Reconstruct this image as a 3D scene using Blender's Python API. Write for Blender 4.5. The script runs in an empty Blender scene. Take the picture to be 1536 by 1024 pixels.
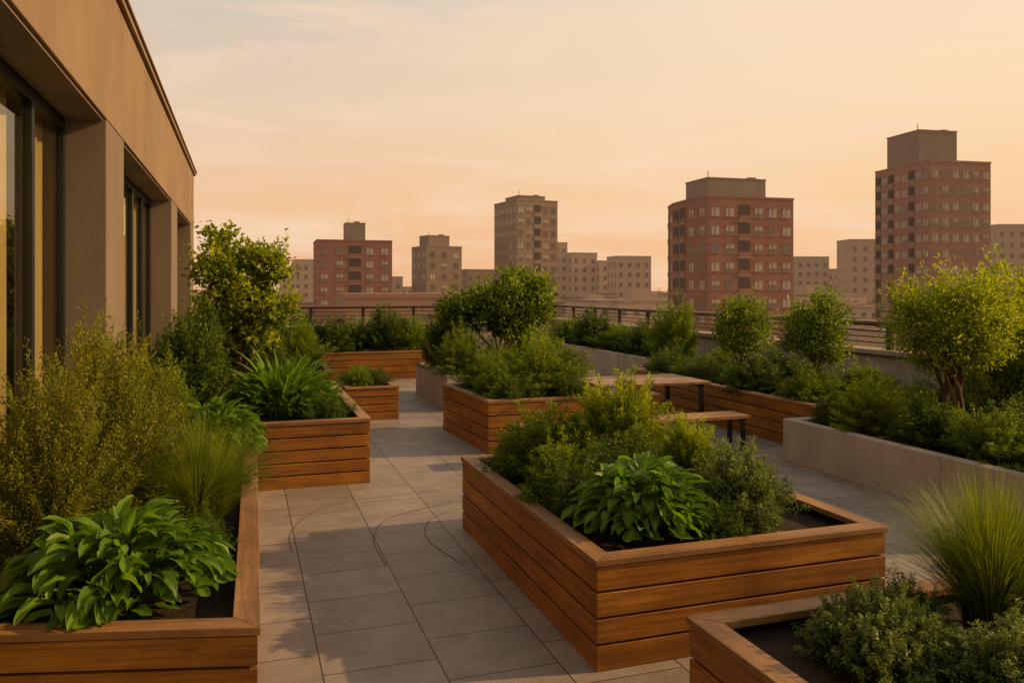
import bpy, math, random
import numpy as np
from mathutils import Vector
random.seed(7)
S=bpy.context.scene
COL=S.collection
# ------------------------------------------------------------ materials
def newmat(name):
    m=bpy.data.materials.new(name); m.use_nodes=True
    nt=m.node_tree; nt.nodes.clear()
    out=nt.nodes.new('ShaderNodeOutputMaterial')
    return m,nt,out
def N(nt,t,**kw):
    n=nt.nodes.new(t)
    for k,v in kw.items():
        if k in n.inputs: n.inputs[k].default_value=v
        else: setattr(n,k,v)
    return n
def ramp(nt,stops):
    r=nt.nodes.new('ShaderNodeValToRGB')
    cr=r.color_ramp
    while len(cr.elements)<len(stops): cr.elements.new(0.5)
    for e,(p,c) in zip(cr.elements,stops):
        e.position=p; e.color=(c[0],c[1],c[2],1)
    return r
def simple_mat(name,c1,c2,scale=3,rough=.8,bump=.0,spec=.3,coord='Object',detail=6,metal=0,stretch=(1,1,1),bscale=40,haze_glow=0):
    m,nt,out=newmat(name); L=nt.links.new
    tc=N(nt,'ShaderNodeTexCoord'); mp=N(nt,'ShaderNodeMapping'); mp.inputs['Scale'].default_value=stretch
    L(tc.outputs[coord],mp.inputs[0])
    no=N(nt,'ShaderNodeTexNoise',Scale=scale,Detail=detail,Roughness=.65); L(mp.outputs[0],no.inputs[0])
    r=ramp(nt,[(.3,c1),(.7,c2)]); L(no.outputs[0],r.inputs[0])
    p=N(nt,'ShaderNodeBsdfPrincipled',Roughness=rough,Metallic=metal); p.inputs['Specular IOR Level'].default_value=spec
    L(r.outputs[0],p.inputs['Base Color'])
    if haze_glow:   # warm emission put into the material in place of sunset haze over distance
        p.inputs['Emission Color'].default_value=(1,.55,.30,1); p.inputs['Emission Strength'].default_value=haze_glow
    if bump:
        n2=N(nt,'ShaderNodeTexNoise',Scale=bscale,Detail=5); L(mp.outputs[0],n2.inputs[0])
        b=N(nt,'ShaderNodeBump',Strength=bump,Distance=.01); L(n2.outputs[0],b.inputs['Height']); L(b.outputs[0],p.inputs['Normal'])
    L(p.outputs[0],out.inputs[0]); return m
def wood_mat(name,c1,c2,c3,rough=.5):
    m,nt,out=newmat(name); L=nt.links.new
    uv=N(nt,'ShaderNodeUVMap'); uv.uv_map='UVMap'
    mp=N(nt,'ShaderNodeMapping'); mp.inputs['Scale'].default_value=(1.2,26,1); L(uv.outputs[0],mp.inputs[0])
    n1=N(nt,'ShaderNodeTexNoise',Scale=1.6,Detail=8,Roughness=.6,Distortion=.5); L(mp.outputs[0],n1.inputs[0])
    r=ramp(nt,[(.25,c1),(.5,c2),(.75,c3)]); L(n1.outputs[0],r.inputs[0])
    mp2=N(nt,'ShaderNodeMapping'); mp2.inputs['Scale'].default_value=(.5,3.,1); L(uv.outputs[0],mp2.inputs[0])
    n2=N(nt,'ShaderNodeTexNoise',Scale=1.3,Detail=3); L(mp2.outputs[0],n2.inputs[0])
    r2=ramp(nt,[(.3,(.6,.55,.5)),(.7,(1.15,1.1,1.05))]); L(n2.outputs[0],r2.inputs[0])
    mx=N(nt,'ShaderNodeMix',data_type='RGBA',blend_type='MULTIPLY'); mx.inputs[0].default_value=1
    L(r.outputs[0],mx.inputs[6]); L(r2.outputs[0],mx.inputs[7])
    tc=N(nt,'ShaderNodeTexCoord')
    n3=N(nt,'ShaderNodeTexNoise',Scale=2.2,Detail=9,Roughness=.75); L(tc.outputs['Object'],n3.inputs[0])
    r3=ramp(nt,[(.36,(.6,.55,.5)),(.58,(1,1,1))]); L(n3.outputs[0],r3.inputs[0])
    mx2=N(nt,'ShaderNodeMix',data_type='RGBA',blend_type='MULTIPLY'); mx2.inputs[0].default_value=.8
    L(mx.outputs[2],mx2.inputs[6]); L(r3.outputs[0],mx2.inputs[7])
    mp3=N(nt,'ShaderNodeMapping'); mp3.inputs['Scale'].default_value=(1.6,5.5,1); L(uv.outputs[0],mp3.inputs[0])
    vo=N(nt,'ShaderNodeTexVoronoi',Scale=1.); L(mp3.outputs[0],vo.inputs[0])
    r4=ramp(nt,[(.03,(.35,.3,.28)),(.09,(1,1,1))]); L(vo.outputs['Distance'],r4.inputs[0])
    mx3=N(nt,'ShaderNodeMix',data_type='RGBA',blend_type='MULTIPLY'); mx3.inputs[0].default_value=.7
    L(mx2.outputs[2],mx3.inputs[6]); L(r4.outputs[0],mx3.inputs[7])
    p=N(nt,'ShaderNodeBsdfPrincipled',Roughness=rough); p.inputs['Specular IOR Level'].default_value=.4
    L(mx3.outputs[2],p.inputs['Base Color'])
    b=N(nt,'ShaderNodeBump',Strength=.4,Distance=.004); L(n1.outputs[0],b.inputs['Height']); L(b.outputs[0],p.inputs['Normal'])
    L(p.outputs[0],out.inputs[0]); return m
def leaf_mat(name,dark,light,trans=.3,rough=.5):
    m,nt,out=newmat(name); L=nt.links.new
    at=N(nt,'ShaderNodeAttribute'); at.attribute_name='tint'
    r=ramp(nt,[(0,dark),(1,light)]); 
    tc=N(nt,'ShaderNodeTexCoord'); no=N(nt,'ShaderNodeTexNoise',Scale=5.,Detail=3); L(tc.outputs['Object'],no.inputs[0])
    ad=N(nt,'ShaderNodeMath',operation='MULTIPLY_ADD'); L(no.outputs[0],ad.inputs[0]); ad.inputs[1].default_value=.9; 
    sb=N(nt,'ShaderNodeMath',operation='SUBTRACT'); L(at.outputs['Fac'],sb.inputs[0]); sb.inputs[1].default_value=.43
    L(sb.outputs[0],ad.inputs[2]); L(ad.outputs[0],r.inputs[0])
    p=N(nt,'ShaderNodeBsdfPrincipled',Roughness=rough); p.inputs['Specular IOR Level'].default_value=.28
    L(r.outputs[0],p.inputs['Base Color'])
    t=N(nt,'ShaderNodeBsdfTranslucent')
    hs=N(nt,'ShaderNodeMix',data_type='RGBA',blend_type='MULTIPLY'); hs.inputs[0].default_value=1
    L(r.outputs[0],hs.inputs[6]); hs.inputs[7].default_value=(1.9,1.8,.6,1); L(hs.outputs[2],t.inputs[0])
    mx=N(nt,'ShaderNodeMixShader'); mx.inputs[0].default_value=trans
    L(p.outputs[0],mx.inputs[1]); L(t.outputs[0],mx.inputs[2]); L(mx.outputs[0],out.inputs[0]); return m

M={}
M['wood']=wood_mat('cedar_wood',(.15,.058,.006),(.31,.132,.013),(.44,.205,.026))
M['cap']=wood_mat('cedar_cap',(.20,.105,.038),(.31,.17,.064),(.41,.235,.095),.55)
M['tablewood']=wood_mat('teak_slats',(.26,.13,.05),(.38,.21,.09),(.50,.29,.14),.45)
M['liner']=simple_mat('planter_liner',(.006,.004,.003),(.01,.007,.005))
M['soil']=simple_mat('soil',(.010,.007,.004),(.042,.028,.016),scale=18,rough=.95,bump=1,bscale=60)
M['conc']=simple_mat('cast_concrete',(.29,.245,.195),(.42,.365,.295),scale=2.5,rough=.85,bump=.25,detail=10,stretch=(1,1,.45))
M['facade']=simple_mat('facade_stucco',(.185,.13,.08),(.25,.185,.12),scale=1.2,rough=.85,bump=.15,detail=10,stretch=(1,1,.4),bscale=90)
M['column']=simple_mat('column_render',(.15,.12,.09),(.20,.16,.125),scale=1.5,rough=.85,bump=.15,detail=10,stretch=(1,1,.3),bscale=90)
M['frame']=simple_mat('window_frame_metal',(.008,.010,.010),(.014,.016,.016),rough=.5,spec=.3)
M['metal']=simple_mat('black_steel',(.012,.011,.01),(.03,.025,.02),scale=20,rough=.45,spec=.5)
M['railm']=simple_mat('railing_bronze',(.03,.016,.011),(.06,.032,.021),scale=6,rough=.45,metal=.2,spec=.4)
M['railtop']=simple_mat('railing_cap',(.13,.08,.055),(.20,.125,.09),scale=6,rough=.4,metal=.2,spec=.5)
M['bark']=simple_mat('bark',(.06,.035,.02),(.16,.095,.05),scale=25,rough=.9,bump=.6,stretch=(1,1,.25))
M['curtain']=simple_mat('curtain_fabric',(.45,.36,.2),(.62,.52,.32),scale=3,rough=.9,stretch=(1,9,.1))
M['room']=simple_mat('interior_wall',(.2,.16,.11),(.28,.23,.15),scale=1,rough=.9)
m,nt,out=newmat('window_glass'); L=nt.links.new
p=N(nt,'ShaderNodeBsdfGlossy',Roughness=.02); p.inputs[0].default_value=(.85,.88,.8,1)
t=N(nt,'ShaderNodeBsdfTransparent'); t.inputs[0].default_value=(.75,.75,.62,1)
fr=N(nt,'ShaderNodeFresnel',IOR=1.6); mx=N(nt,'ShaderNodeMixShader')
L(fr.outputs[0],mx.inputs[0]); L(t.outputs[0],mx.inputs[1]); L(p.outputs[0],mx.inputs[2]); L(mx.outputs[0],out.inputs[0]); M['glass']=m
# paving
m,nt,out=newmat('stone_paving'); L=nt.links.new
tc=N(nt,'ShaderNodeTexCoord'); mp=N(nt,'ShaderNodeMapping'); mp.inputs['Location'].default_value=(.17,.22,0)
L(tc.outputs['Object'],mp.inputs[0])
br=N(nt,'ShaderNodeTexBrick'); br.offset=0.5; br.offset_frequency=2; br.squash=1
br.inputs['Scale'].default_value=1; br.inputs['Mortar Size'].default_value=.005; br.inputs['Mortar Smooth'].default_value=.2
br.inputs['Brick Width'].default_value=.52; br.inputs['Row Height'].default_value=.62; br.inputs['Bias'].default_value=0
br.inputs['Color1'].default_value=(.235,.205,.178,1); br.inputs['Color2'].default_value=(.30,.265,.23,1); br.inputs['Mortar'].default_value=(.055,.043,.033,1)
mp.inputs['Rotation'].default_value=(0,0,math.radians(90)); L(mp.outputs[0],br.inputs[0])
no=N(nt,'ShaderNodeTexNoise',Scale=3.,Detail=12,Roughness=.75); L(tc.outputs['Object'],no.inputs[0])
r=ramp(nt,[(.3,(.62,.6,.58)),(.62,(1.08,1.08,1.08))]); L(no.outputs[0],r.inputs[0])
mx=N(nt,'ShaderNodeMix',data_type='RGBA',blend_type='MULTIPLY'); mx.inputs[0].default_value=.85
L(br.outputs[0],mx.inputs[6]); L(r.outputs[0],mx.inputs[7])
n2=N(nt,'ShaderNodeTexNoise',Scale=70,Detail=4); L(tc.outputs['Object'],n2.inputs[0])
rs=ramp(nt,[(.35,(.8,.79,.78)),(.6,(1.05,1.05,1.05))]); L(n2.outputs[0],rs.inputs[0])
mxs=N(nt,'ShaderNodeMix',data_type='RGBA',blend_type='MULTIPLY'); mxs.inputs[0].default_value=.5
L(mx.outputs[2],mxs.inputs[6]); L(rs.outputs[0],mxs.inputs[7])
p=N(nt,'ShaderNodeBsdfPrincipled',Roughness=.55); p.inputs['Specular IOR Level'].default_value=.4
L(mxs.outputs[2],p.inputs['Base Color'])
inv=N(nt,'ShaderNodeMath',operation='MULTIPLY_ADD'); L(br.outputs['Fac'],inv.inputs[0]); inv.inputs[1].default_value=-1.5
L(n2.outputs[0],inv.inputs[2])
b=N(nt,'ShaderNodeBump',Strength=.35,Distance=.006); L(inv.outputs[0],b.inputs['Height']); L(b.outputs[0],p.inputs['Normal'])
L(p.outputs[0],out.inputs[0]); M['paving']=m
M['joint']=simple_mat('paving_joint',(.09,.075,.06),(.14,.12,.10),scale=9)
# leaves
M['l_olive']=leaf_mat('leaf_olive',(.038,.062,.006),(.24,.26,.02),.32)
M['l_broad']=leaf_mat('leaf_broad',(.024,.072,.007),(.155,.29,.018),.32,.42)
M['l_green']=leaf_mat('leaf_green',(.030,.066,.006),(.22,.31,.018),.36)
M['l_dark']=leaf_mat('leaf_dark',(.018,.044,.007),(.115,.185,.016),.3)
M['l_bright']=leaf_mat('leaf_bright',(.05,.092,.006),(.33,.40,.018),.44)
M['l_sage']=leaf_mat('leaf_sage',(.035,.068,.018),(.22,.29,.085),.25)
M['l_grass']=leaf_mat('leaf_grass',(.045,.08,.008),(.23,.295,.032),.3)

# ------------------------------------------------------------ mesh accumulators
class Acc:
    def __init__(s): s.v=[];s.f=[];s.m=[];s.uv=[]
    def prism(s,pts,z0,z1,mat,d=None,n=None):
        k=len(s.v); c=len(pts)
        for z in (z0,z1):
            for q in pts: s.v.append((q[0],q[1],z))
        if d is None:
            d=Vector((pts[1][0]-pts[0][0],pts[1][1]-pts[0][1])); 
            if d.length: d.normalize()
        n=Vector((-d[1],d[0]))
        ru=random.random()*20; rv=random.random()*20
        fs=[[k+c-1-i for i in range(c)],[k+c+i for i in range(c)]]
        for i in range(c):
            j=(i+1)%c; fs.append([k+i,k+j,k+c+j,k+c+i])
        for f in fs:
            s.f.append(f); s.m.append(mat)
            for vi in f:
                p=s.v[vi]; s.uv.append((p[0]*d[0]+p[1]*d[1]+ru, p[2]+p[0]*n[0]+p[1]*n[1]+rv))
    def box(s,x0,x1,y0,y1,z0,z1,mat,along='x'):
        s.prism([(x0,y0),(x1,y0),(x1,y1),(x0,y1)],z0,z1,mat,d=Vector((1,0)) if along=='x' else Vector((0,1)))
    def quad(s,a,b,c,d,mat):
        k=len(s.v); s.v+= [a,b,c,d]; s.f.append([k,k+1,k+2,k+3]); s.m.append(mat); s.uv+=[(0,0),(1,0),(1,1),(0,1)]
    def obj(s,name,mats,bevel=0,parent=None,loc=(0,0,0),rot=0):
        me=bpy.data.meshes.new(name); me.from_pydata(s.v,[],s.f)
        for mm in mats: me.materials.append(M[mm] if isinstance(mm,str) else mm)
        me.polygons.foreach_set('material_index',s.m)
        u=me.uv_layers.new(name='UVMap'); u.data.foreach_set('uv',np.array(s.uv,dtype=np.float32).ravel())
        o=bpy.data.objects.new(name,me); COL.objects.link(o); o.location=loc; o.rotation_euler=(0,0,rot)
        if bevel:
            b=o.modifiers.new('bevel','BEVEL'); b.width=bevel; b.segments=2; b.limit_method='ANGLE'; b.harden_normals=False
        if parent: o.parent=parent
        me.update(); return o
def empty(name,loc=(0,0,0),rot=0):
    e=bpy.data.objects.new(name,None); COL.objects.link(e); e.location=loc; e.rotation_euler=(0,0,rot); return e
def offset(poly,d):
    r=[];n=len(poly)
    for i in range(n):
        p0=Vector(poly[i-1]);p1=Vector(poly[i]);p2=Vector(poly[(i+1)%n])
        e1=(p1-p0).normalized();e2=(p2-p1).normalized()
        n1=Vector((-e1.y,e1.x));n2=Vector((-e2.y,e2.x))
        b=(n1+n2); b=b/ b.dot(n1); r.append((p1.x+b.x*d,p1.y+b.y*d))
    return r
def wooden_planter(poly,h,nb=4,name='wooden_planter'):
    a=Acc(); o0=poly; o1=offset(poly,.032); o2=offset(poly,.06)
    n=len(poly); H=h-.036; bh=H/nb
    for i in range(n):
        j=(i+1)%n
        for k in range(nb):
            z0=k*bh+(.0065 if k else .0); z1=(k+1)*bh-.0065
            a.prism([o0[i],o0[j],o1[j],o1[i]],z0,z1,0)
        q1=offset(poly,.034)
        a.prism([q1[i],q1[j],o2[j],o2[i]],0.01,H-.003,1)
        c0=offset(poly,-.012);c1=offset(poly,.105)
        a.prism([c0[i],c0[j],c1[j],c1[i]],H,h,2)
    s=offset(poly,.058)
    a.prism(s,.02,h-.085,3)
    return a.obj(name,['wood','liner','cap','soil'],bevel=.004)
def concrete_planter(poly,h,name='concrete_planter',panel=2.2):
    a=Acc(); n=len(poly); t=offset(poly,.13)
    for i in range(n):
        j=(i+1)%n
        A,B,C,D=[Vector(q) for q in (poly[i],poly[j],t[j],t[i])]
        k=max(1,round((B-A).length/panel)); g=.004/(B-A).length
        for q in range(k):
            f0=q/k+(g if q else 0); f1=(q+1)/k-(g if q<k-1 else 0)
            a.prism([tuple(A.lerp(B,f0)),tuple(A.lerp(B,f1)),tuple(D.lerp(C,f1)),tuple(D.lerp(C,f0))],0,h,0)
    a.prism(offset(poly,.128),.02,h-.07,1)
    return a.obj(name,['conc','soil'],bevel=.008)
def R(x0,x1,y0,y1): return [(x0,y0),(x1,y0),(x1,y1),(x0,y1)]

wooden_planter([(-1.15,3.92),(.06,3.6),(.12,8.44),(-1.15,8.44)],.60,4)         # C
wooden_planter(R(-1.15,1.27,8.47,12.0),.68,5)                                   # D
wooden_planter(R(1.5,2.32,12.46,13.7),.52,4)                                    # E
wooden_planter([(-1.1,14.0),(1.45,14.0),(1.45,17.9),(4.2,17.9),(4.2,20.2),(-1.1,20.2)],.63,4)  # F
wooden_planter([(2.87,9.45),(5.22,9.38),(5.22,9.78),(4.45,9.78),(4.45,11.35),(2.76,11.35)],.66,4) # G
wooden_planter(R(1.79,3.72,3.9,6.66),.60,4)                                     # A
wooden_planter(R(1.87,4.6,.9,3.1),.60,4)                                        # B
wooden_planter(R(6.7,9.35,8.25,13.0),.60,4)                                     # J
concrete_planter(R(3.2,5.9,12.9,15.4),.59)
concrete_planter(R(6.1,9.35,1.2,8.0),.50,panel=2.3)
concrete_planter(R(7.9,9.35,13.6,21),.60,panel=2.4)

# ------------------------------------------------------------ terrace floor, city ground
a=Acc(); a.prism(R(-1.9,9.6,-5,24.3),-.3,0,0); terrace=a.obj('terrace_paving',['paving'])
def arc_strip(a,pts,w=.007,z1=.004):
    P=[Vector(p) for p in pts]
    Q=[]
    PP=[P[0]*2-P[1]]+P+[P[-1]*2-P[-2]]
    for i in range(1,len(PP)-2):
        for t in np.linspace(0,1,12,endpoint=False):
            p0,p1,p2,p3=PP[i-1:i+3]
            Q.append(.5*((2*p1)+(p2-p0)*t+(2*p0-5*p1+4*p2-p3)*t*t+(3*p1-p0-3*p2+p3)*t**3))
    Q.append(P[-1])
    for i in range(len(Q)-1):
        d=(Q[i+1]-Q[i]).normalized(); n=Vector((-d.y,d.x))*w/2
        a.quad((Q[i].x-n.x,Q[i].y-n.y,z1),(Q[i+1].x-n.x,Q[i+1].y-n.y,z1),(Q[i+1].x+n.x,Q[i+1].y+n.y,z1),(Q[i].x+n.x,Q[i].y+n.y,z1),0)
a=Acc()
arc_strip(a,[(.36,6.4),(.38,6.93),(.60,7.5),(1.0,7.80),(1.9,7.90)])
arc_strip(a,[(1.0,5.9),(1.02,6.6),(1.27,7.13),(1.9,7.43)])
arc_strip(a,[(1.55,5.7),(1.43,6.4),(1.55,6.9),(1.80,7.15)])
a.obj('curved_joint',['joint'],parent=terrace)
M['city_ground']=simple_mat('city_ground',(.10,.075,.05),(.2,.15,.10),scale=.02,rough=.95,haze_glow=.08)
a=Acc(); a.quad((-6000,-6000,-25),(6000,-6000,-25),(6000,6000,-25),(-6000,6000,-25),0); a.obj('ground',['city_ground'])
a=Acc(); a.prism(R(-1.85,9.85,-4.9,24.25),-25,-.31,0); a.obj('host_building_wall',['conc'])

# parapet + railing
M['coping']=simple_mat('stone_coping',(.28,.215,.16),(.37,.29,.22),scale=3,rough=.8)
a=Acc()
a.box(9.6,9.85,-5,24.55,-.3,1.0,0); a.box(-1.9,9.6,24.3,24.55,-.3,.9,0)
a.box(9.5,9.95,-5.02,24.6,1.0,1.07,1); a.box(-1.95,9.498,24.2,24.6,.9,.97,1)
a.obj('parapet_wall',['conc','coping'],bevel=.006)
a=Acc()
x=9.72
for i in range(19):
    y=-4.3+i*1.6
    a.box(x-.035,x+.035,y-.05,y+.05,1.07,1.46,0)
for z in (1.17,1.26,1.36): a.box(x-.01,x+.01,-4.9,24.38,z-.01,z+.01,0,'y')
a.box(x-.08,x+.08,-4.9,24.5,1.441,1.475,0,'y'); a.box(x-.09,x+.09,-4.9,24.5,1.477,1.52,1,'y')
for i in range(8):
    xx=-1.2+i*1.55
    a.box(xx-.045,xx+.045,24.4,24.45,.97,1.44,0)
for z in (1.1,1.22,1.34): a.box(-1.9,9.7,24.416,24.434,z-.011,z+.011,0)
a.box(-1.9,9.628,24.36,24.5,1.43,1.475,0); a.box(-1.9,9.628,24.34,24.52,1.477,1.52,1)
a.obj('roof_railing',['railm','railtop'],bevel=.004)

# ------------------------------------------------------------ adjoining building (left)
B=empty('rooftop_building')
ZF=3.62; ZT=4.93; XB=-1.2; XW=-1.58
a=Acc(); a.prism(R(-9,XB,-6,22.1),ZF,ZT,0)
a.obj('fascia',['facade'],parent=B,bevel=.01)
a=Acc(); a.box(-9,XB+.05,-6,22.16,ZT+.001,ZT+.07,0); a.box(-9,XB+.08,-6,22.2,ZT+.0711,ZT+.10,0)
a.obj('roof_cap',['facade'],parent=B,bevel=.005)
a=Acc(); a.box(XB-.15,XB-.11,-6,22.0,ZT+.42,ZT+.46,0)
for i in range(15): a.box(XB-.145,XB-.115,-5.5+i*1.95-.015,-5.5+i*1.95+.015,ZT+.1,ZT+.42,0)
a.obj('roof_rail',['metal'],parent=B)
a=Acc()
cols=[(0.2,1.2),(8.26,9.4),(15.4,16.7),(20.9,22.1)]
for y0,y1 in cols: a.box(-2.2,XB-.004,y0,y1,0,ZF-.002,0)
a.obj('columns',['column'],parent=B,bevel=.01)
a=Acc()
for y0,y1 in [(1.2,8.26),(9.4,15.4),(16.7,20.9)]:
    n=3
    for i in range(n): a.box(XW+.04,XB-.03,y0+(y1-y0)*i/n+.006,y0+(y1-y0)*(i+1)/n-.006,ZF-.022,ZF-.003,0)
a.obj('soffit',['column'],parent=B)
a=Acc(); g=Acc(); c=Acc()
bays=[(1.2,8.26),(9.4,15.4),(16.7,20.9)]
for y0,y1 in bays:
    L_=y1-y0
    a.box(XW-.06,XW+.03,y0,y1,ZF-.12,ZF-.024,0,'y'); a.box(XW-.06,XW+.03,y0,y1,0,.12,0,'y')
    n=max(2,round(L_/1.18)); 
    for i in range(n+1):
        y=y1-i*L_/n
        w=.045 if i%2 else .07
        ya=max(y0,y-w); yb=min(y1,y+w)
        a.box(XW-.055,XW+.035,ya,yb,.121,ZF-.121,0)
    g.quad((XW,y0,.12),(XW,y1,.12),(XW,y1,ZF-.1),(XW,y0,ZF-.1),0)
    for k in range(int(L_/.06)):
        yy=y0+k*.06
        if (int(k/9)+int(y0))%4==0: continue
        x1=XW-.16+.03*math.sin(k*1.9); x2=XW-.16+.03*math.sin((k+1)*1.9)
        c.quad((x1,yy,.03),(x2,yy+.06,.03),(x2,yy+.06,ZF-.05),(x1,yy,ZF-.05),0)
a.obj('window_frames',['frame'],parent=B,bevel=.004); g.obj('window_panes',['glass'],parent=B); c.obj('curtains',['curtain'],parent=B)
a=Acc(); a.box(-6,-5.9,-6,22,0,ZF-.01,0); a.box(-6,XW-.3,21.9,22.09,0,ZF-.01,0); a.box(-5.9,XW-.02,-6,21.9,-.28,-.002,0)
a.obj('interior_room',['room'],parent=B)

# ------------------------------------------------------------ table, bench
a=Acc()
x0,x1,y0,y1=4.62,6.33,9.9,11.0
n=6; w=(y1-y0)/n
for i in range(n): a.box(x0,x1,y0+i*w+.005,y0+(i+1)*w-.005,.685,.72,0)
for xx in (x0+.12,x1-.12):
    a.box(xx-.03,xx+.03,y0+.04,y1-.04,.64,.684,1,'y')
    for yy in (y0+.07,y1-.07): a.box(xx-.03,xx+.03,yy-.03,yy+.03,0,.6395,1)
a.box(x0+.151,x1-.151,(y0+y1)/2-.02,(y0+y1)/2+.02,.64,.68,1)
a.obj('outdoor_table',['tablewood','metal'],bevel=.003)
a=Acc()
x0,x1,y0,y1=2.98,6.05,8.56,8.96
n=3; w=(y1-y0)/n
for i in range(n): a.box(x0,x1,y0+i*w+.005,y0+(i+1)*w-.005,.415,.455,0)
for xx in (x0+.08,(x0+x1)/2+.3,x1-.08):
    a.box(xx-.025,xx+.025,y0+.03,y1-.03,.375,.414,1,'y')
    for yy in (y0+.055,y1-.055): a.box(xx-.025,xx+.025,yy-.025,yy+.025,0,.3745,1)
a.obj('garden_bench',['tablewood','metal'],bevel=.003)

# ------------------------------------------------------------ vegetation
def nrm(v): return v/np.maximum(np.linalg.norm(v,axis=1,keepdims=True),1e-9)
class Veg:
    def __init__(s,seed): s.V=[];s.Q=[];s.MI=[];s.T=[];s.n=0; s.r=np.random.default_rng(seed)
    def add(s,V,Q,mi,T):
        s.V.append(V);s.Q.append(Q+s.n);s.MI.append(np.full(len(Q),mi));s.T.append(T);s.n+=len(V)
    def leaves(s,P,D,L,W,T,mi=0,fold=.25):
        n=len(P); r=s.r; D=nrm(D)
        side=nrm(np.cross(D,r.normal(size=(n,3))+np.array([0,0,1.2]))); up=np.cross(side,D)
        L=L[:,None];W=W[:,None]
        mid=P+D*L*.45
        V=np.stack([P,mid+side*W*.5+up*W*fold,P+D*L-up*L*.12,mid-side*W*.5+up*W*fold],1).reshape(-1,3)
        Q=np.arange(n*4).reshape(n,4); s.add(V,Q,mi,np.repeat(T,4))
    def tube(s,path,rad,mi=1,k=5):
        path=np.array(path); m=len(path); V=[]
        for i in range(m):
            d=path[min(i+1,m-1)]-path[max(i-1,0)]; d=d/np.linalg.norm(d)
            a=np.cross(d,[.3,.9,.1]); a/=np.linalg.norm(a); b=np.cross(d,a)
            for q in range(k):
                an=2*math.pi*q/k; V.append(path[i]+rad[i]*(math.cos(an)*a+math.sin(an)*b))
        Q=[[i*k+q,i*k+(q+1)%k,(i+1)*k+(q+1)%k,(i+1)*k+q] for i in range(m-1) for q in range(k)]
        s.add(np.array(V),np.array(Q),mi,np.full(len(V),.5))
    def mesh(s,name,mats):
        V=np.concatenate(s.V).astype(np.float32);Q=np.concatenate(s.Q);MI=np.concatenate(s.MI);T=np.concatenate(s.T)
        me=bpy.data.meshes.new(name); me.vertices.add(len(V)); me.vertices.foreach_set('co',V.ravel())
        me.loops.add(len(Q)*4); me.loops.foreach_set('vertex_index',Q.ravel().astype(np.int32))
        me.polygons.add(len(Q)); me.polygons.foreach_set('loop_start',(np.arange(len(Q))*4).astype(np.int32))
        me.polygons.foreach_set('material_index',MI.astype(np.int32))
        for mm in mats: me.materials.append(M[mm])
        at=me.attributes.new('tint','FLOAT','POINT'); at.data.foreach_set('value',np.clip(T,0,1).astype(np.float32))
        me.update(calc_edges=True); me.validate(); return me
def shrub(seed,mat,h=1.,r=.5,ns=180,lps=60,L=.03,W=.013,upright=.5,tmin=.3,base=.25,loose=.06,lump=.18,stems=25,dir_rand=.8):
    s=Veg(seed); g=s.r
    ph=g.uniform(0,2*np.pi,ns); rho=np.sqrt(g.uniform(0,1,ns))
    lm=1+lump*(np.sin(ph*3+seed)+.7*np.sin(ph*5+seed*2.3)*np.cos(rho*4))
    rr=rho*lm*g.uniform(.8,1.15,ns)
    zt=np.sqrt(np.clip(1-rho**2.2,0,1))*(.60+.36*g.uniform(size=ns)+.18*(g.uniform(size=ns)>.86))*h*(1+lump*.9*np.sin(ph*2+rho*6+seed))+.05*h
    E=np.stack([rr*r*np.cos(ph),rr*r*np.sin(ph),zt],1)
    B0=np.stack([base*r*rho*np.cos(ph),base*r*rho*np.sin(ph),np.zeros(ns)],1)
    C=B0+(E-B0)*np.array([.45,.45,.45+.35*upright])
    t=g.uniform(0,1,(ns,lps))**.8*(1-tmin)+tmin; t=t[...,None]
    P=(1-t)**2*B0[:,None]+2*t*(1-t)*C[:,None]+t*t*E[:,None]
    T=2*(1-t)*(C-B0)[:,None]+2*t*(E-C)[:,None]
    T=T/np.linalg.norm(T,axis=2,keepdims=True)
    lo=loose*(1.2-t)
    P=P+g.normal(size=P.shape)*lo
    D=T+g.normal(size=P.shape)*dir_rand
    st=g.uniform(0,1,(ns,1))
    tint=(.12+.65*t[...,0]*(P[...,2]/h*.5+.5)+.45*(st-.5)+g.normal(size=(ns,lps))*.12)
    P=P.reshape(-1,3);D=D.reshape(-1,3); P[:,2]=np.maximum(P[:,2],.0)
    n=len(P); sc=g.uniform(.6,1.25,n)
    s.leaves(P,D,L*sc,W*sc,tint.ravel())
    for i in range(min(stems,ns)):
        tt=np.linspace(0,.93,6)[:,None]
        pa=(1-tt)**2*B0[i]+2*tt*(1-tt)*C[i]+tt*tt*E[i]
        s.tube(pa,np.linspace(.008,.002,6)*max(h,.5),1,4)
    return s.mesh('shrub_mesh',[mat,'bark'])
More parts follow.
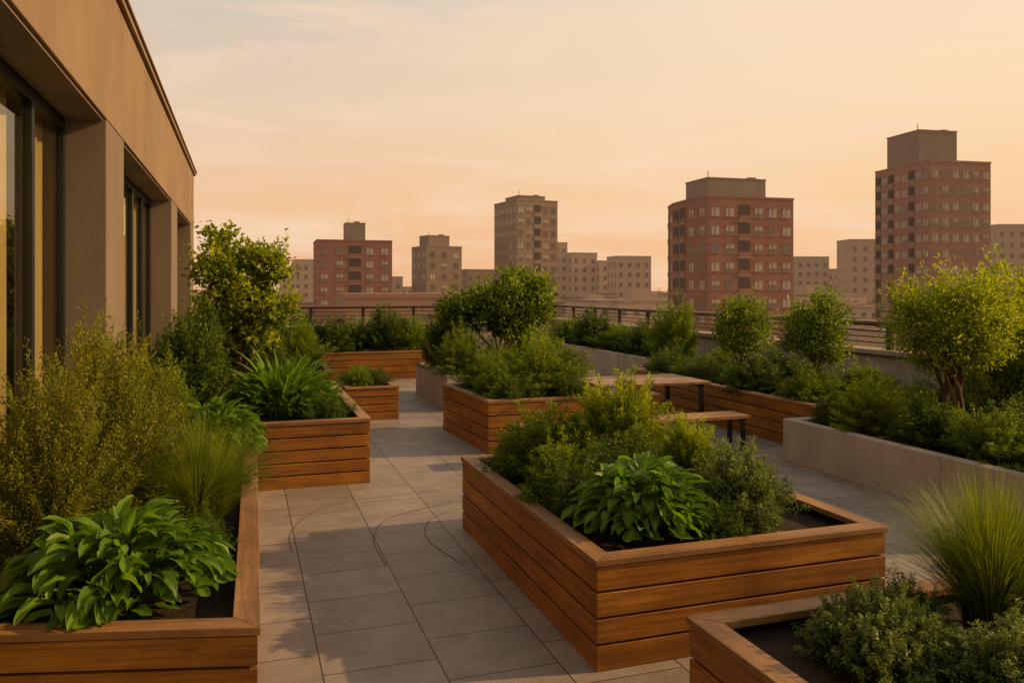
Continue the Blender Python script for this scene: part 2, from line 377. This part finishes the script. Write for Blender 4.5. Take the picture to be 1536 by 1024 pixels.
def grass(seed,mat,h=.6,r=.4,n=700,w=.007,arch=1.):
    s=Veg(seed); g=s.r; k=6
    ph=g.uniform(0,2*np.pi,n); el=g.uniform(0,1,n)**.8
    b=np.stack([np.cos(ph),np.sin(ph),np.zeros(n)],1)
    base=b*(g.uniform(0,.22,n)*r)[:,None]
    ln=h*g.uniform(.6,1.15,n)
    side=np.stack([-np.sin(ph),np.cos(ph),np.zeros(n)],1)+g.normal(size=(n,3))*.3
    wob=g.normal(size=(n,3))*.09*r; wob[:,2]=0
    rows=[];T=[]
    for i in range(k):
        t=i/(k-1)
        out=r*el*(t**(1.6))*1.05*arch
        z=ln*(t-.38*el*arch*t**2.4)
        p=base+b*out[:,None]+wob*t; p[:,2]+=z
        ww=w*(1-t*.93)
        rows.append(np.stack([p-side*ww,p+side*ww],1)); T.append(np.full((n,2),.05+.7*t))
    V=np.stack(rows,1)
    T=np.stack(T,1)+g.normal(size=(n,1,1))*.28
    V=V.reshape(-1,3); idx=np.arange(n*k*2).reshape(n,k,2)
    Q=np.stack([idx[:,:-1,0],idx[:,:-1,1],idx[:,1:,1],idx[:,1:,0]],-1).reshape(-1,4)
    s.add(V,Q,0,T.ravel()); return s.mesh('grass_mesh',[mat,'bark'])
def hosta(seed,mat,h=.5,r=.5,n=150,L=.24,W=.095,spiky=0,zmin=.11):
    s=Veg(seed); g=s.r; k=7
    for i in range(n):
        ph=g.uniform(0,2*np.pi); q=math.sqrt(g.uniform(0,1))
        b=np.array([math.cos(ph),math.sin(ph),0]); 
        p0=b*r*.72*q+np.array([0,0,h*(.82*math.sqrt(1-q*q*.85)-.08)*g.uniform(.62,1.05)])
        el=math.radians(66*(1-q)+8+g.normal()*18)
        l=L*g.uniform(.7,1.2)
        w=W*g.uniform(.75,1.15)
        droop=g.uniform(.9,1.9)*(1-.5*spiky)
        ph2=ph+g.normal()*.55; b2=np.array([math.cos(ph2),math.sin(ph2),0]); 
        roll=g.normal()*.35
        side=np.array([-math.sin(ph2),math.cos(ph2),0])
        V=[];T=[];p=p0.copy(); e=el
        tt=g.uniform(.0,.85)*.7+.35*p0[2]/h
        for j in range(k):
            t=j/(k-1)
            d=b2*math.cos(e)+np.array([0,0,math.sin(e)])
            up=-b2*math.sin(e)+np.array([0,0,math.cos(e)])
            sd=side*math.cos(roll)+up*math.sin(roll); u2=up*math.cos(roll)-side*math.sin(roll)
            ww=w*.5*(math.sin(math.pi*min(1,t**.75*.98+.02))**.8)+.002
            wave=.2*ww*math.sin(j*2.1+i)
            V+= [p-sd*ww+u2*(ww*.42+wave),p-sd*ww*.5+u2*ww*.08,p-u2*.004,p+sd*ww*.5+u2*ww*.08,p+sd*ww+u2*(ww*.42-wave)]
            T+=[tt+.05,tt-.04,tt+.3,tt-.04,tt+.05]
            p=p+d*l/(k-1); e-=droop/(k-1)
        V=np.array(V); lowv=V[:,2]<zmin; V[lowv,2]=zmin+.02*(V[lowv,2]-zmin)
        Q=[[j*5+c,j*5+c+1,(j+1)*5+c+1,(j+1)*5+c] for j in range(k-1) for c in range(4)]
        s.add(V,np.array(Q),0,np.array(T))
        if i%3==0:
            s.tube([np.array([b[0]*.04,b[1]*.04,0]),p0*np.array([.5,.5,.65]),p0],[.006,.005,.004],0,4)
    if spiky:
        n2=int(60*spiky)
        for i in range(n2):
            ph=g.uniform(0,2*np.pi); el=math.radians(g.uniform(50,88)); b=np.array([math.cos(ph),math.sin(ph),0]); side=np.array([-b[1],b[0],0])
            l=h*g.uniform(.9,1.55); w=.026; V=[];T=[];p=b*g.uniform(0,.3)*r; e=el
            for j in range(8):
                t=j/7; ww=w*math.sin(math.pi*min(.99,t*.85+.13))
                d=b*math.cos(e)+np.array([0,0,math.sin(e)]); up=-b*math.sin(e)+np.array([0,0,math.cos(e)])
                V+=[p-side*ww+up*ww*.5,p,p+side*ww+up*ww*.5]; T+=[.6+.3*t]*3
                p=p+d*l/7; e-=.09*(1+t*1.5)
            Q=[[j*3+c,j*3+c+1,(j+1)*3+c+1,(j+1)*3+c] for j in range(7) for c in range(2)]
            s.add(np.array(V),np.array(Q),0,np.array(T)+g.normal()*.1)
    me=s.mesh('hosta_mesh',[mat,'bark']); 
    me.polygons.foreach_set('use_smooth',np.ones(len(me.polygons),dtype=bool)); return me
def tree(seed,mat,lobes,nsprig=900,lpsp=14,L=.06,W=.035,trunk_r=.035,nstem=3,z_split=.3,spr=.09,stemr=1.,tipn=25):
    s=Veg(seed); g=s.r
    vol=np.array([l[3]**2*l[4] for l in lobes])**.75; cnt=(nsprig*vol/vol.sum()).astype(int)
    tips=[]
    for (lx,ly,lz,rx,rz),c in zip(lobes,cnt):
        d=nrm(g.normal(size=(c,3))); q=g.uniform(.1,1,c)**.5*(1+.25*np.sin(d[:,0]*5+seed)*np.sin(d[:,2]*6+d[:,1]*4))*(1+.28*(g.uniform(size=c)>.87))
        C=np.array([lx,ly,lz])+d*q[:,None]*np.array([rx,rx,rz])
        out=d+np.array([0,0,.35])
        st=g.uniform(0,1,c)
        P=(C[:,None]+g.normal(size=(c,lpsp,3))*spr*.45+out[:,None]*g.uniform(-.5,1,(c,lpsp,1))*spr)
        D=(out[:,None]+g.normal(size=(c,lpsp,3))*.9+np.array([0,0,-.15]))
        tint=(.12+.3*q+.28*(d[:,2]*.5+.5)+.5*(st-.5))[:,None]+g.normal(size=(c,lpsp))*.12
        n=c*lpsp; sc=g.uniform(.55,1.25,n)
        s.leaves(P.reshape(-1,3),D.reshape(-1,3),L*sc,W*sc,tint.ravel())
        tips.append(C[g.permutation(c)[:max(5,c//tipn)]])
    stems=[]
    for i in range(nstem):
        an=2*math.pi*i/nstem+g.uniform(0,.6)
        l=lobes[i%len(lobes)]
        top=np.array([l[0]*.8+.12*math.cos(an)*l[3],l[1]*.8+.12*math.sin(an)*l[3],l[2]])
        b0=np.array([.03*math.cos(an),.03*math.sin(an),0])*stemr
        m1=b0*1.5+np.array([0,0,z_split]); m2=(m1+top)/2+g.normal(size=3)*.03
        s.tube([b0,m1,m2,top],[trunk_r,trunk_r*.8,trunk_r*.6,trunk_r*.35],1,7); stems.append((m1,m2,top))
    for k,tp in enumerate(tips):
        for q in tp:
            st=stems[min(range(len(stems)),key=lambda i:np.linalg.norm(stems[i][2]-q))]
            f=g.uniform(.2,.95); p0=st[0]*(1-f)**2+2*f*(1-f)*st[1]+st[2]*f*f
            mid=(p0+q)/2+np.array([0,0,.04])+g.normal(size=3)*.02
            s.tube([p0,mid,q],[trunk_r*.3,trunk_r*.18,.002],1,4)
    return s.mesh('tree_mesh',[mat,'bark'])
def put(name,me,x,y,z,rot=0,sc=(1,1,1)):
    o=bpy.data.objects.new(name,me); COL.objects.link(o); o.location=(x,y,z); o.rotation_euler=(0,0,rot)
    o.scale=sc if isinstance(sc,tuple) else (sc,sc,sc); return o

sC=.505; sD=.585
# planter C
put('hosta_plant',hosta(1,'l_broad',.54,.60,420,.17,.062),-.57,4.33,sC)
me_ol=shrub(2,'l_olive',1.32,.58,420,120,.022,.011,.6,.25,.2,.045,.14,60)
put('olive_shrub',me_ol,-.86,5.45,sC)
put('olive_shrub',me_ol,-.85,6.55,sC,2.0,(.85,.85,.92))
put('olive_shrub',me_ol,-.98,4.9,sC,4.0,(.75,.75,.86))
put('ornamental_grass',grass(3,'l_grass',.74,.56,3400,.0029),-.28,5.42,sC)
me_dk=shrub(5,'l_dark',1.,.5,240,95,.034,.018,.5,.2,.3,.05,.2,20)
me_gr=shrub(6,'l_green',1.,.5,260,105,.033,.012,.6,.2,.3,.045,.22,20)
me_gr2=shrub(16,'l_green',1.,.5,240,115,.036,.010,.8,.2,.3,.045,.27,20,.6)
me_br=shrub(17,'l_bright',1.,.5,220,90,.04,.012,.8,.25,.3,.05,.22,20)
me_low=shrub(7,'l_dark',1.,.5,220,75,.034,.015,.2,.2,.6,.05,.2,8)
put('hosta_plant',hosta(4,'l_broad',.68,.50,300,.17,.064),-.24,7.5,sC)
put('leafy_shrub',me_gr,-.7,7.7,sC,0,(.9,.9,.9)); put('low_herb',me_low,-.35,6.3,sC,0,(.8,1.2,.35))
put('low_herb',me_low,-.28,4.85,sC,1,(.5,.5,.3))
# planter D
put('leafy_shrub',me_dk,-.5,9.3,sD,0,(1.05,1.05,1.22))
put('hosta_plant',hosta(8,'l_broad',.62,.76,360,.20,.060,1.5),.42,9.5,sD)
put('low_herb',me_low,.85,9.1,sD,0,(.7,.9,.3)); put('hosta_plant',hosta(28,'l_broad',.40,.45,140,.18,.06),.80,10.3,sD)
put('leafy_shrub',me_dk,.45,11.2,sD,1,(1.,1.,.62))
put('small_tree',tree(9,'l_bright',[(0,0,1.25,.42,.36),(-.33,-.1,1.7,.26,.26),(-.3,.1,2.12,.16,.18),(.33,0,1.72,.28,.26),(.02,0,1.85,.18,.2),(.50,0,1.2,.22,.2),(-.45,0,1.05,.22,.2),(.15,0,.8,.26,.16)],700,13,.075,.05,.032,6,.4,.095,1,7),-.02,11.3,sD)
put('leafy_shrub',me_dk,-.6,10.5,sD,2,(1.1,1.1,1.0))
# E, F
for i,(x,y,s_) in enumerate([(1.75,12.85,.55),(2.05,13.15,.6),(1.8,13.4,.6)]): put('low_herb',me_low if i%2 else me_gr,x,y,.43,i,(s_*1.1,s_*1.1,.34))
put('leafy_shrub',me_gr,.85,14.5,.54,0,(1.3,1.3,.95)); put('leafy_shrub',me_dk,.1,15.2,.54,0,(1.5,1.5,1.))
put('leafy_shrub',me_dk,.7,17.5,.54,3,(1.6,1.6,.9))
for i,(x,s_,zz) in enumerate([(1.9,1.5,.80),(2.55,1.3,.82),(3.2,1.4,1.02),(3.8,1.2,.88),(1.2,1.5,.9)]):
    put('hedge_shrub',[me_dk,me_gr][i%2],x,18.7+.2*(i%2),.54,i*1.3,(s_,s_,zz))
# H bed
HT=tree(10,'l_green',[(.15,0,1.26,.52,.40),(.62,0,1.45,.32,.3),(-.4,0,1.2,.38,.3),(.25,.1,1.62,.28,.22),(-.85,.1,1.1,.33,.28),(.72,0,1.1,.22,.18),(.05,0,.85,.3,.15)],950,14,.085,.05,.035,7,.3,.11,1.5,12)
put('small_tree',HT,4.5,13.9,.5)
put('leafy_shrub',me_gr2,3.62,13.35,.5,0,(1.15,1.15,.82)); put('leafy_shrub',me_gr,4.3,13.25,.5,2,(1.1,1.1,.5)); put('leafy_shrub',me_gr,5.1,13.4,.5,1,(1.,1.,.7))
put('leafy_shrub',me_dk,3.6,14.5,.5,1,(1.1,1.1,1.1)); put('leafy_shrub',me_dk,5.4,14.9,.5,1,(1.2,1.2,.9)); put('leafy_shrub',me_dk,5.55,13.3,.5,1,(.7,.7,.45))
# G bed
put('feathery_shrub',me_gr2,3.92,10.25,.57,.4,(1.25,1.25,.78)); put('leafy_shrub',me_gr,3.25,10.05,.57,1.4,(.9,.9,.50)); put('leafy_shrub',me_gr,3.3,10.9,.57,2.4,(.9,.9,.55))
put('low_herb',me_low,4.1,9.8,.57,1.4,(1.,.6,.35)); put('low_herb',me_low,3.4,9.75,.57,.4,(1.,.55,.35)); put('feathery_shrub',me_gr2,4.0,11.0,.57,3.,(.9,.9,.75))
# A bed
fe=shrub(11,'l_bright',.78,.43,320,130,.032,.0075,.9,.2,.25,.033,.16,25,.55)
fe2=shrub(12,'l_green',.5,.36,260,110,.03,.009,.6,.2,.3,.035,.2,20,.7)
put('feathery_shrub',fe,2.86,5.8,sC,0,(1.08,1.08,1.04))
put('feathery_shrub',fe2,2.32,5.95,sC,0,(1.2,1.2,1.12)); put('feathery_shrub',fe2,2.2,5.35,sC,3,(.95,.95,.8))
put('hosta_plant',hosta(13,'l_broad',.54,.52,380,.16,.060),2.36,4.50,sC)
me_sage=shrub(14,'l_sage',.48,.35,320,105,.019,.009,.8,.2,.4,.03,.17,25)
put('sage_herb',me_sage,3.08,4.5,sC,0,(1.08,1.08,1.05))
put('feathery_shrub',fe,3.14,5.2,sC,2,(.72,.72,.74)); put('low_herb',me_low,2.12,5.0,sC,0,(.62,.62,.38)); put('low_herb',me_low,2.6,5.2,sC,1,(.9,.9,.5)); put('low_herb',me_low,2.2,6.35,sC,1,(.6,.5,.4))
put('sage_herb',me_sage,3.42,4.85,sC,2,(.6,.6,.5)); put('low_herb',me_low,3.15,6.2,sC,1,(.8,.6,.4)); put('low_herb',me_low,2.76,4.22,sC,1,(.5,.4,.25))
# B bed
put('sage_herb',shrub(15,'l_sage',.29,.33,460,105,.018,.009,.6,.12,.6,.02,.17,20),2.47,2.60,sC)
put('ornamental_grass',grass(18,'l_grass',.70,.50,3400,.0028,.9),3.20,2.72,sC)
put('low_herb',me_low,3.0,1.9,sC,0,(.8,.8,.3)); put('low_herb',me_low,2.85,2.88,sC,2,(.42,.34,.24)); put('sage_herb',me_sage,2.75,2.25,sC,2,(.8,.8,.6))
# J bed
TB=tree(19,'l_green',[(0,0,.90,.37,.35),(.14,0,1.12,.23,.2),(-.2,0,.75,.26,.22),(.22,.1,.68,.24,.18),(-.1,.1,1.1,.2,.2)],520,14,.055,.024,.022,5,.25,.085,1,10)
TB2=tree(29,'l_green',[(0,0,.88,.36,.34),(-.14,0,1.1,.22,.22),(.2,0,.8,.26,.24),(-.2,.1,.65,.24,.18)],500,14,.055,.024,.022,4,.25,.085,1,10)
put('rounded_tree',TB,7.4,10.7,.5,0,1.03); put('rounded_tree',TB2,7.5,9.15,.5,2,(1.08,1.08,1.12))
for i,(x,y,s_,zz) in enumerate([(7.1,9.9,1.,.5),(7.1,8.75,.9,.5),(7.2,11.4,1.1,.45),(7.8,10.0,1.2,.5),(8.1,8.9,1.2,.5),(7.1,12.4,1.,.5),(8.3,11.2,1.3,.5),(8.2,12.4,1.2,.5)]):
    put('leafy_shrub',[me_dk,me_gr,me_low][i%3],x,y,.5,i*1.1,(s_,s_,zz))
# K bed
for i,(x,y,s_,zz) in enumerate([(8.5,14.7,1.25,1.3),(8.5,16.,1.2,.75),(8.55,17.4,1.3,.7),(8.5,18.8,1.3,.95),(8.5,20.2,1.3,.75),(8.2,14.1,.7,.5)]):
    put('leafy_shrub',[me_gr,me_dk][i%2],x,y,.51,i*1.1,(s_,s_,zz))
# I bed
BT=tree(20,'l_bright',[(0,0,1.22,.50,.32),(-.42,0,1.12,.3,.27),(.45,0,1.28,.32,.3),(.05,0,1.5,.32,.2),(.25,0,.95,.32,.2),(-.5,.1,1.42,.2,.18),(-.25,0,.85,.25,.15)],980,16,.058,.018,.028,8,.25,.10,2.,14)
put('small_tree',BT,7.27,6.65,.42,0,1.04)
put('feathery_shrub',me_br,8.7,7.2,.42,0,(1.6,1.6,1.9))
for i,(x,y,s_,zz) in enumerate([(6.62,7.15,.95,.62),(6.6,7.7,.6,.38),(6.62,6.35,.9,.5),(6.6,5.6,.9,.5),(6.65,4.8,.9,.5),(7.4,5.7,1.1,.6),(7.3,7.6,1.1,.5),(7.6,4.8,1.2,.65),(8.2,6.2,1.3,.6),(8.3,5.,1.3,.7),(6.6,4.,.9,.5),(7.9,7.5,1.2,.55)]):
    put('leafy_shrub',[me_br,me_low,me_dk,me_gr][[0,1,2,3,2,1,3,2,1,3,2,1][i]],x,y,.43,i*1.1,(s_,s_,zz))

# ------------------------------------------------------------ city
def brickm(name,c1,c2,haze_glow): return simple_mat(name,c1,c2,scale=.35,rough=.9,detail=8,haze_glow=haze_glow)
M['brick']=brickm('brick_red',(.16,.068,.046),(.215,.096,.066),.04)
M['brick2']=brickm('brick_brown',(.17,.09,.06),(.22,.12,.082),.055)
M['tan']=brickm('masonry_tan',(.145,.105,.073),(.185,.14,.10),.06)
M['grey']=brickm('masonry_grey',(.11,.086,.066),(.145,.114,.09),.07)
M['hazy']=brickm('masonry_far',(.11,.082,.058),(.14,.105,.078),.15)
M['wglass']=simple_mat('tower_window_glass',(.05,.042,.036),(.10,.085,.07),scale=.4,rough=.2,spec=.6,haze_glow=.055)
M['blind']=simple_mat('window_blind',(.22,.19,.15),(.33,.285,.225),scale=.5,rough=.6,haze_glow=.055)
M['recess_shade']=simple_mat('balcony_recess_shade',(.03,.022,.018),(.05,.035,.028),scale=.5,haze_glow=.03)  # dark colour for flat panels, painting the shade of set-back balconies
M['sill']=simple_mat('window_sill',(.17,.12,.09),(.21,.155,.115),scale=.5,haze_glow=.055)
def tower(name,loc,rot,foot,zt,wall,bulk=None,fl=3.0,bay=2.9,ww=1.5,wh=1.5,balc=(),rnd=.5,win=True,zb=-25,bulkmat='grey',lightp=.5):
    E=empty(name,(loc[0],loc[1],0),math.radians(rot))
    rg=random.Random(int(loc[0]*7+zt*13))
    a=Acc(); a.prism(foot,zb,zt,0)
    a.prism(offset(foot,-.08),zt+.001,zt+.35,0)
    a.obj('walls',[wall,'sill'],parent=E)
    if bulk:
        b=Acc()
        for (x0,x1,y0,y1,z1) in bulk: b.box(x0,x1,y0,y1,zt+.352,z1,0); b.box(x0-.1,x1+.1,y0-.1,y1+.1,z1+.001,z1+.2,0)
        x0,x1,y0,y1,z1=bulk[0]
        b.box(x0+.6,x0+.7,y0+1,y0+1.1,z1+.26,z1+1.4,0); b.box(x1-2.5,x1-1.2,y0+1,y0+2,z1+.26,z1+.6,0)
        b.obj('bulkhead',[bulkmat],parent=E)
    if win:
        w=Acc(); n=len(foot)
        for i in range(n):
            A=Vector(foot[i]);Bv=Vector(foot[(i+1)%n]); L_=(Bv-A).length
            if L_<2.5: continue
            d=(Bv-A)/L_; nn=Vector((d.y,-d.x))
            k=max(1,int(L_/bay)); st=L_/k
            def pt(u,o,z): q=A+d*u+nn*o; return (q.x,q.y,z)
            def bx(u0,u1,o0,o1,z0,z1,mt):
                q=[A+d*u0+nn*o1,A+d*u1+nn*o1,A+d*u1+nn*o0,A+d*u0+nn*o0]
                w.prism([tuple(t) for t in q],z0,z1,mt)
            nf=int((zt+8)/fl)
            for c_ in range(k):
                u=(c_+.5)*st; isb=(i,c_) in balc
                for f in range(nf):
                    z=zt-.7-(f+1)*fl+.75
                    if isb:
                        w.quad(pt(u-st*.42,.03,z-.6),pt(u+st*.42,.03,z-.6),pt(u+st*.42,.03,z+wh+.45),pt(u-st*.42,.03,z+wh+.45),3)
                        bx(u-st*.45,u+st*.45,.035,.16,z-.85,z-.65,2); bx(u-st*.4,u+st*.4,.1,.14,z-.649,z+.15,4)
                    else:
                        w2=ww/2
                        lt=rg.random()<lightp
                        zz=z+wh*(rg.choice([0,0,.35,.5]) if lt else 1)
                        if zz>z+.01: w.quad(pt(u-w2,.03,z),pt(u+w2,.03,z),pt(u+w2,.03,zz),pt(u-w2,.03,zz),0)
                        if lt: w.quad(pt(u-w2,.03,zz),pt(u+w2,.03,zz),pt(u+w2,.03,z+wh),pt(u-w2,.03,z+wh),1)
                        bx(u-w2-.1,u+w2+.1,.0,.12,z-.14,z-.005,2)
                        bx(u-.03,u+.03,.032,.07,z,z+wh,4)
                        bx(u-w2-.05,u+w2+.05,.0,.10,z+wh+.005,z+wh+.12,4)
        w.obj('windows',['wglass','blind','sill','recess_shade',M[wall]],parent=E)
    return E
def RC(w,d): return R(0,w,0,d)
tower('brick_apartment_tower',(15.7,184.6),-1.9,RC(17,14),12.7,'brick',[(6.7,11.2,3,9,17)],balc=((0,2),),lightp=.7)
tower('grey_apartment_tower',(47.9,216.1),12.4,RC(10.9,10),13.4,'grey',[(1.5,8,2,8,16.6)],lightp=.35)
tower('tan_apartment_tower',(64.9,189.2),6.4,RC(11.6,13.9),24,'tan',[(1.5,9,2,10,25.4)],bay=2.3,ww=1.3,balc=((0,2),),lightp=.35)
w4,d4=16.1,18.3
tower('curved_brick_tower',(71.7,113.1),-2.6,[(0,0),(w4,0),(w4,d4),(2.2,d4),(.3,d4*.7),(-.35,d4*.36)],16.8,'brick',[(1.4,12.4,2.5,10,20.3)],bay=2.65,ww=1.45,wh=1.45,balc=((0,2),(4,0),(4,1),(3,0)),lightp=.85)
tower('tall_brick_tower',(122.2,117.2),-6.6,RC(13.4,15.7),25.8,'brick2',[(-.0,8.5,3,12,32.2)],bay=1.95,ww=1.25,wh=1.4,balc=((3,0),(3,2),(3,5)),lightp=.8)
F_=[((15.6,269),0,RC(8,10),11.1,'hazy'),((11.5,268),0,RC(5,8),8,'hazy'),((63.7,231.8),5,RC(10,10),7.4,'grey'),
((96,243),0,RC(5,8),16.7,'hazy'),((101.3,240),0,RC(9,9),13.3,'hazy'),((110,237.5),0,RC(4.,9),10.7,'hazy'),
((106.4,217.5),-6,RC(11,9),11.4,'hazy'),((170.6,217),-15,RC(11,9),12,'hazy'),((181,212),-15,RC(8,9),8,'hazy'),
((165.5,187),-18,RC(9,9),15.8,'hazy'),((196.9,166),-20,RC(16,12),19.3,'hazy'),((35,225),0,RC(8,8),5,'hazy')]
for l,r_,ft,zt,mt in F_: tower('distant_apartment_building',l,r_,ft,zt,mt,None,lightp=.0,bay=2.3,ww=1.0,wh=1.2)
rg=random.Random(5); a=Acc()
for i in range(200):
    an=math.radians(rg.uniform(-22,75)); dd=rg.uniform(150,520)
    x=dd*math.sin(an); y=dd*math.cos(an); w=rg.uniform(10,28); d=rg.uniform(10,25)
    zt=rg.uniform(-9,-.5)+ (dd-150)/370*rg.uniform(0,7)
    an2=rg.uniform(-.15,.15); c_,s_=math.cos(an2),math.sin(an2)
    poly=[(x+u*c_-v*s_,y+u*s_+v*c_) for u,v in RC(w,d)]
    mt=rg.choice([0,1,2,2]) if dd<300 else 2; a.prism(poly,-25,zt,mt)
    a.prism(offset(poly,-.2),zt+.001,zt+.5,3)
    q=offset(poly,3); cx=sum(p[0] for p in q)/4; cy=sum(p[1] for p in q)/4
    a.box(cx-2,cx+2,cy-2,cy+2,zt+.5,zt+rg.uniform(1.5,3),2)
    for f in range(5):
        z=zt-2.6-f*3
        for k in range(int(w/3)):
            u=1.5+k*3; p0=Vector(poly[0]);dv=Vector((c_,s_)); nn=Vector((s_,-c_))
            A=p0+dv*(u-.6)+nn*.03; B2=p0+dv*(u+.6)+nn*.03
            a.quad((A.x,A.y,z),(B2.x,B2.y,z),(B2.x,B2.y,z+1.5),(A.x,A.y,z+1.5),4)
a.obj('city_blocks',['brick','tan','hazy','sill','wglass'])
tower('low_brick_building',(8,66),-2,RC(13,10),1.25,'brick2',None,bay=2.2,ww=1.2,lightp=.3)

# ------------------------------------------------------------ world + sun
SUN_EL=math.radians(25); AZ=math.radians(-10)
sd=Vector((math.cos(AZ)*math.cos(SUN_EL),math.sin(AZ)*math.cos(SUN_EL),math.sin(SUN_EL)))
W=bpy.data.worlds.new('World'); S.world=W; W.use_nodes=True; nt=W.node_tree; nt.nodes.clear(); L=nt.links.new
out=N(nt,'ShaderNodeOutputWorld'); bg=N(nt,'ShaderNodeBackground',Strength=.11); L(bg.outputs[0],out.inputs[0])
sky=N(nt,'ShaderNodeTexSky'); sky.sky_type='NISHITA'; sky.sun_disc=False; sky.sun_elevation=SUN_EL
sky.sun_rotation=math.pi/2-AZ; sky.dust_density=4; sky.air_density=1.5
tc=N(nt,'ShaderNodeTexCoord'); sx=N(nt,'ShaderNodeSeparateXYZ'); L(tc.outputs['Generated'],sx.inputs[0])
rl=ramp(nt,[(0,(.86,.46,.25)),(.10,(.90,.55,.32)),(.22,(.78,.60,.44)),(.36,(.57,.52,.46)),(.7,(.34,.32,.30)),(1,(.27,.27,.28))])
rr=ramp(nt,[(0,(.95,.53,.27)),(.10,(.97,.62,.34)),(.22,(.98,.72,.46)),(.36,(.98,.78,.56)),(.7,(.55,.48,.38)),(1,(.27,.27,.28))])
L(sx.outputs['Z'],rl.inputs[0]); L(sx.outputs['Z'],rr.inputs[0])
mr=N(nt,'ShaderNodeMapRange'); mr.interpolation_type='SMOOTHSTEP'; mr.inputs[1].default_value=-.25; mr.inputs[2].default_value=.8; L(sx.outputs['X'],mr.inputs[0])
mx=N(nt,'ShaderNodeMix',data_type='RGBA'); L(mr.outputs[0],mx.inputs[0]); L(rl.outputs[0],mx.inputs[6]); L(rr.outputs[0],mx.inputs[7])
mp=N(nt,'ShaderNodeMapping'); mp.inputs['Scale'].default_value=(1.2,1.2,8); mp.inputs['Rotation'].default_value=(.05,.08,0); L(tc.outputs['Generated'],mp.inputs[0])
cn=N(nt,'ShaderNodeTexNoise',Scale=2.6,Detail=8,Roughness=.58,Distortion=.5); L(mp.outputs[0],cn.inputs[0])
cr=ramp(nt,[(.46,(0,0,0)),(.70,(.85,.85,.85))]); L(cn.outputs[0],cr.inputs[0])
m2=N(nt,'ShaderNodeMix',data_type='RGBA'); L(cr.outputs[0],m2.inputs[0]); L(mx.outputs[2],m2.inputs[6]); m2.inputs[7].default_value=(.96,.70,.49,1)
ml=N(nt,'ShaderNodeVectorMath',operation='SCALE'); L(m2.outputs[2],ml.inputs[0]); ml.inputs['Scale'].default_value=9.2
m3=N(nt,'ShaderNodeMix',data_type='RGBA'); m3.inputs[0].default_value=.04; L(ml.outputs[0],m3.inputs[6]); L(sky.outputs[0],m3.inputs[7])
L(m3.outputs[2],bg.inputs[0])
sl=bpy.data.lights.new('sun','SUN'); sl.energy=5; sl.angle=math.radians(.6); sl.color=(1,.60,.25)
sl.energy=5.0
so=bpy.data.objects.new('sun',sl); COL.objects.link(so); so.rotation_euler=sd.to_track_quat('Z','Y').to_euler()
# ------------------------------------------------------------ camera
cd=bpy.data.cameras.new('camera'); cam=bpy.data.objects.new('camera',cd); COL.objects.link(cam)
cam.location=(0,0,2.05); cam.rotation_euler=(math.radians(90),0,math.radians(-18.6))
cd.sensor_width=36; cd.lens=28.1; cd.shift_y=-80/1536; cd.clip_start=.05; cd.clip_end=20000
S.camera=cam
S.view_settings.view_transform='Standard'; S.view_settings.look='None'; S.view_settings.exposure=0; S.view_settings.gamma=1
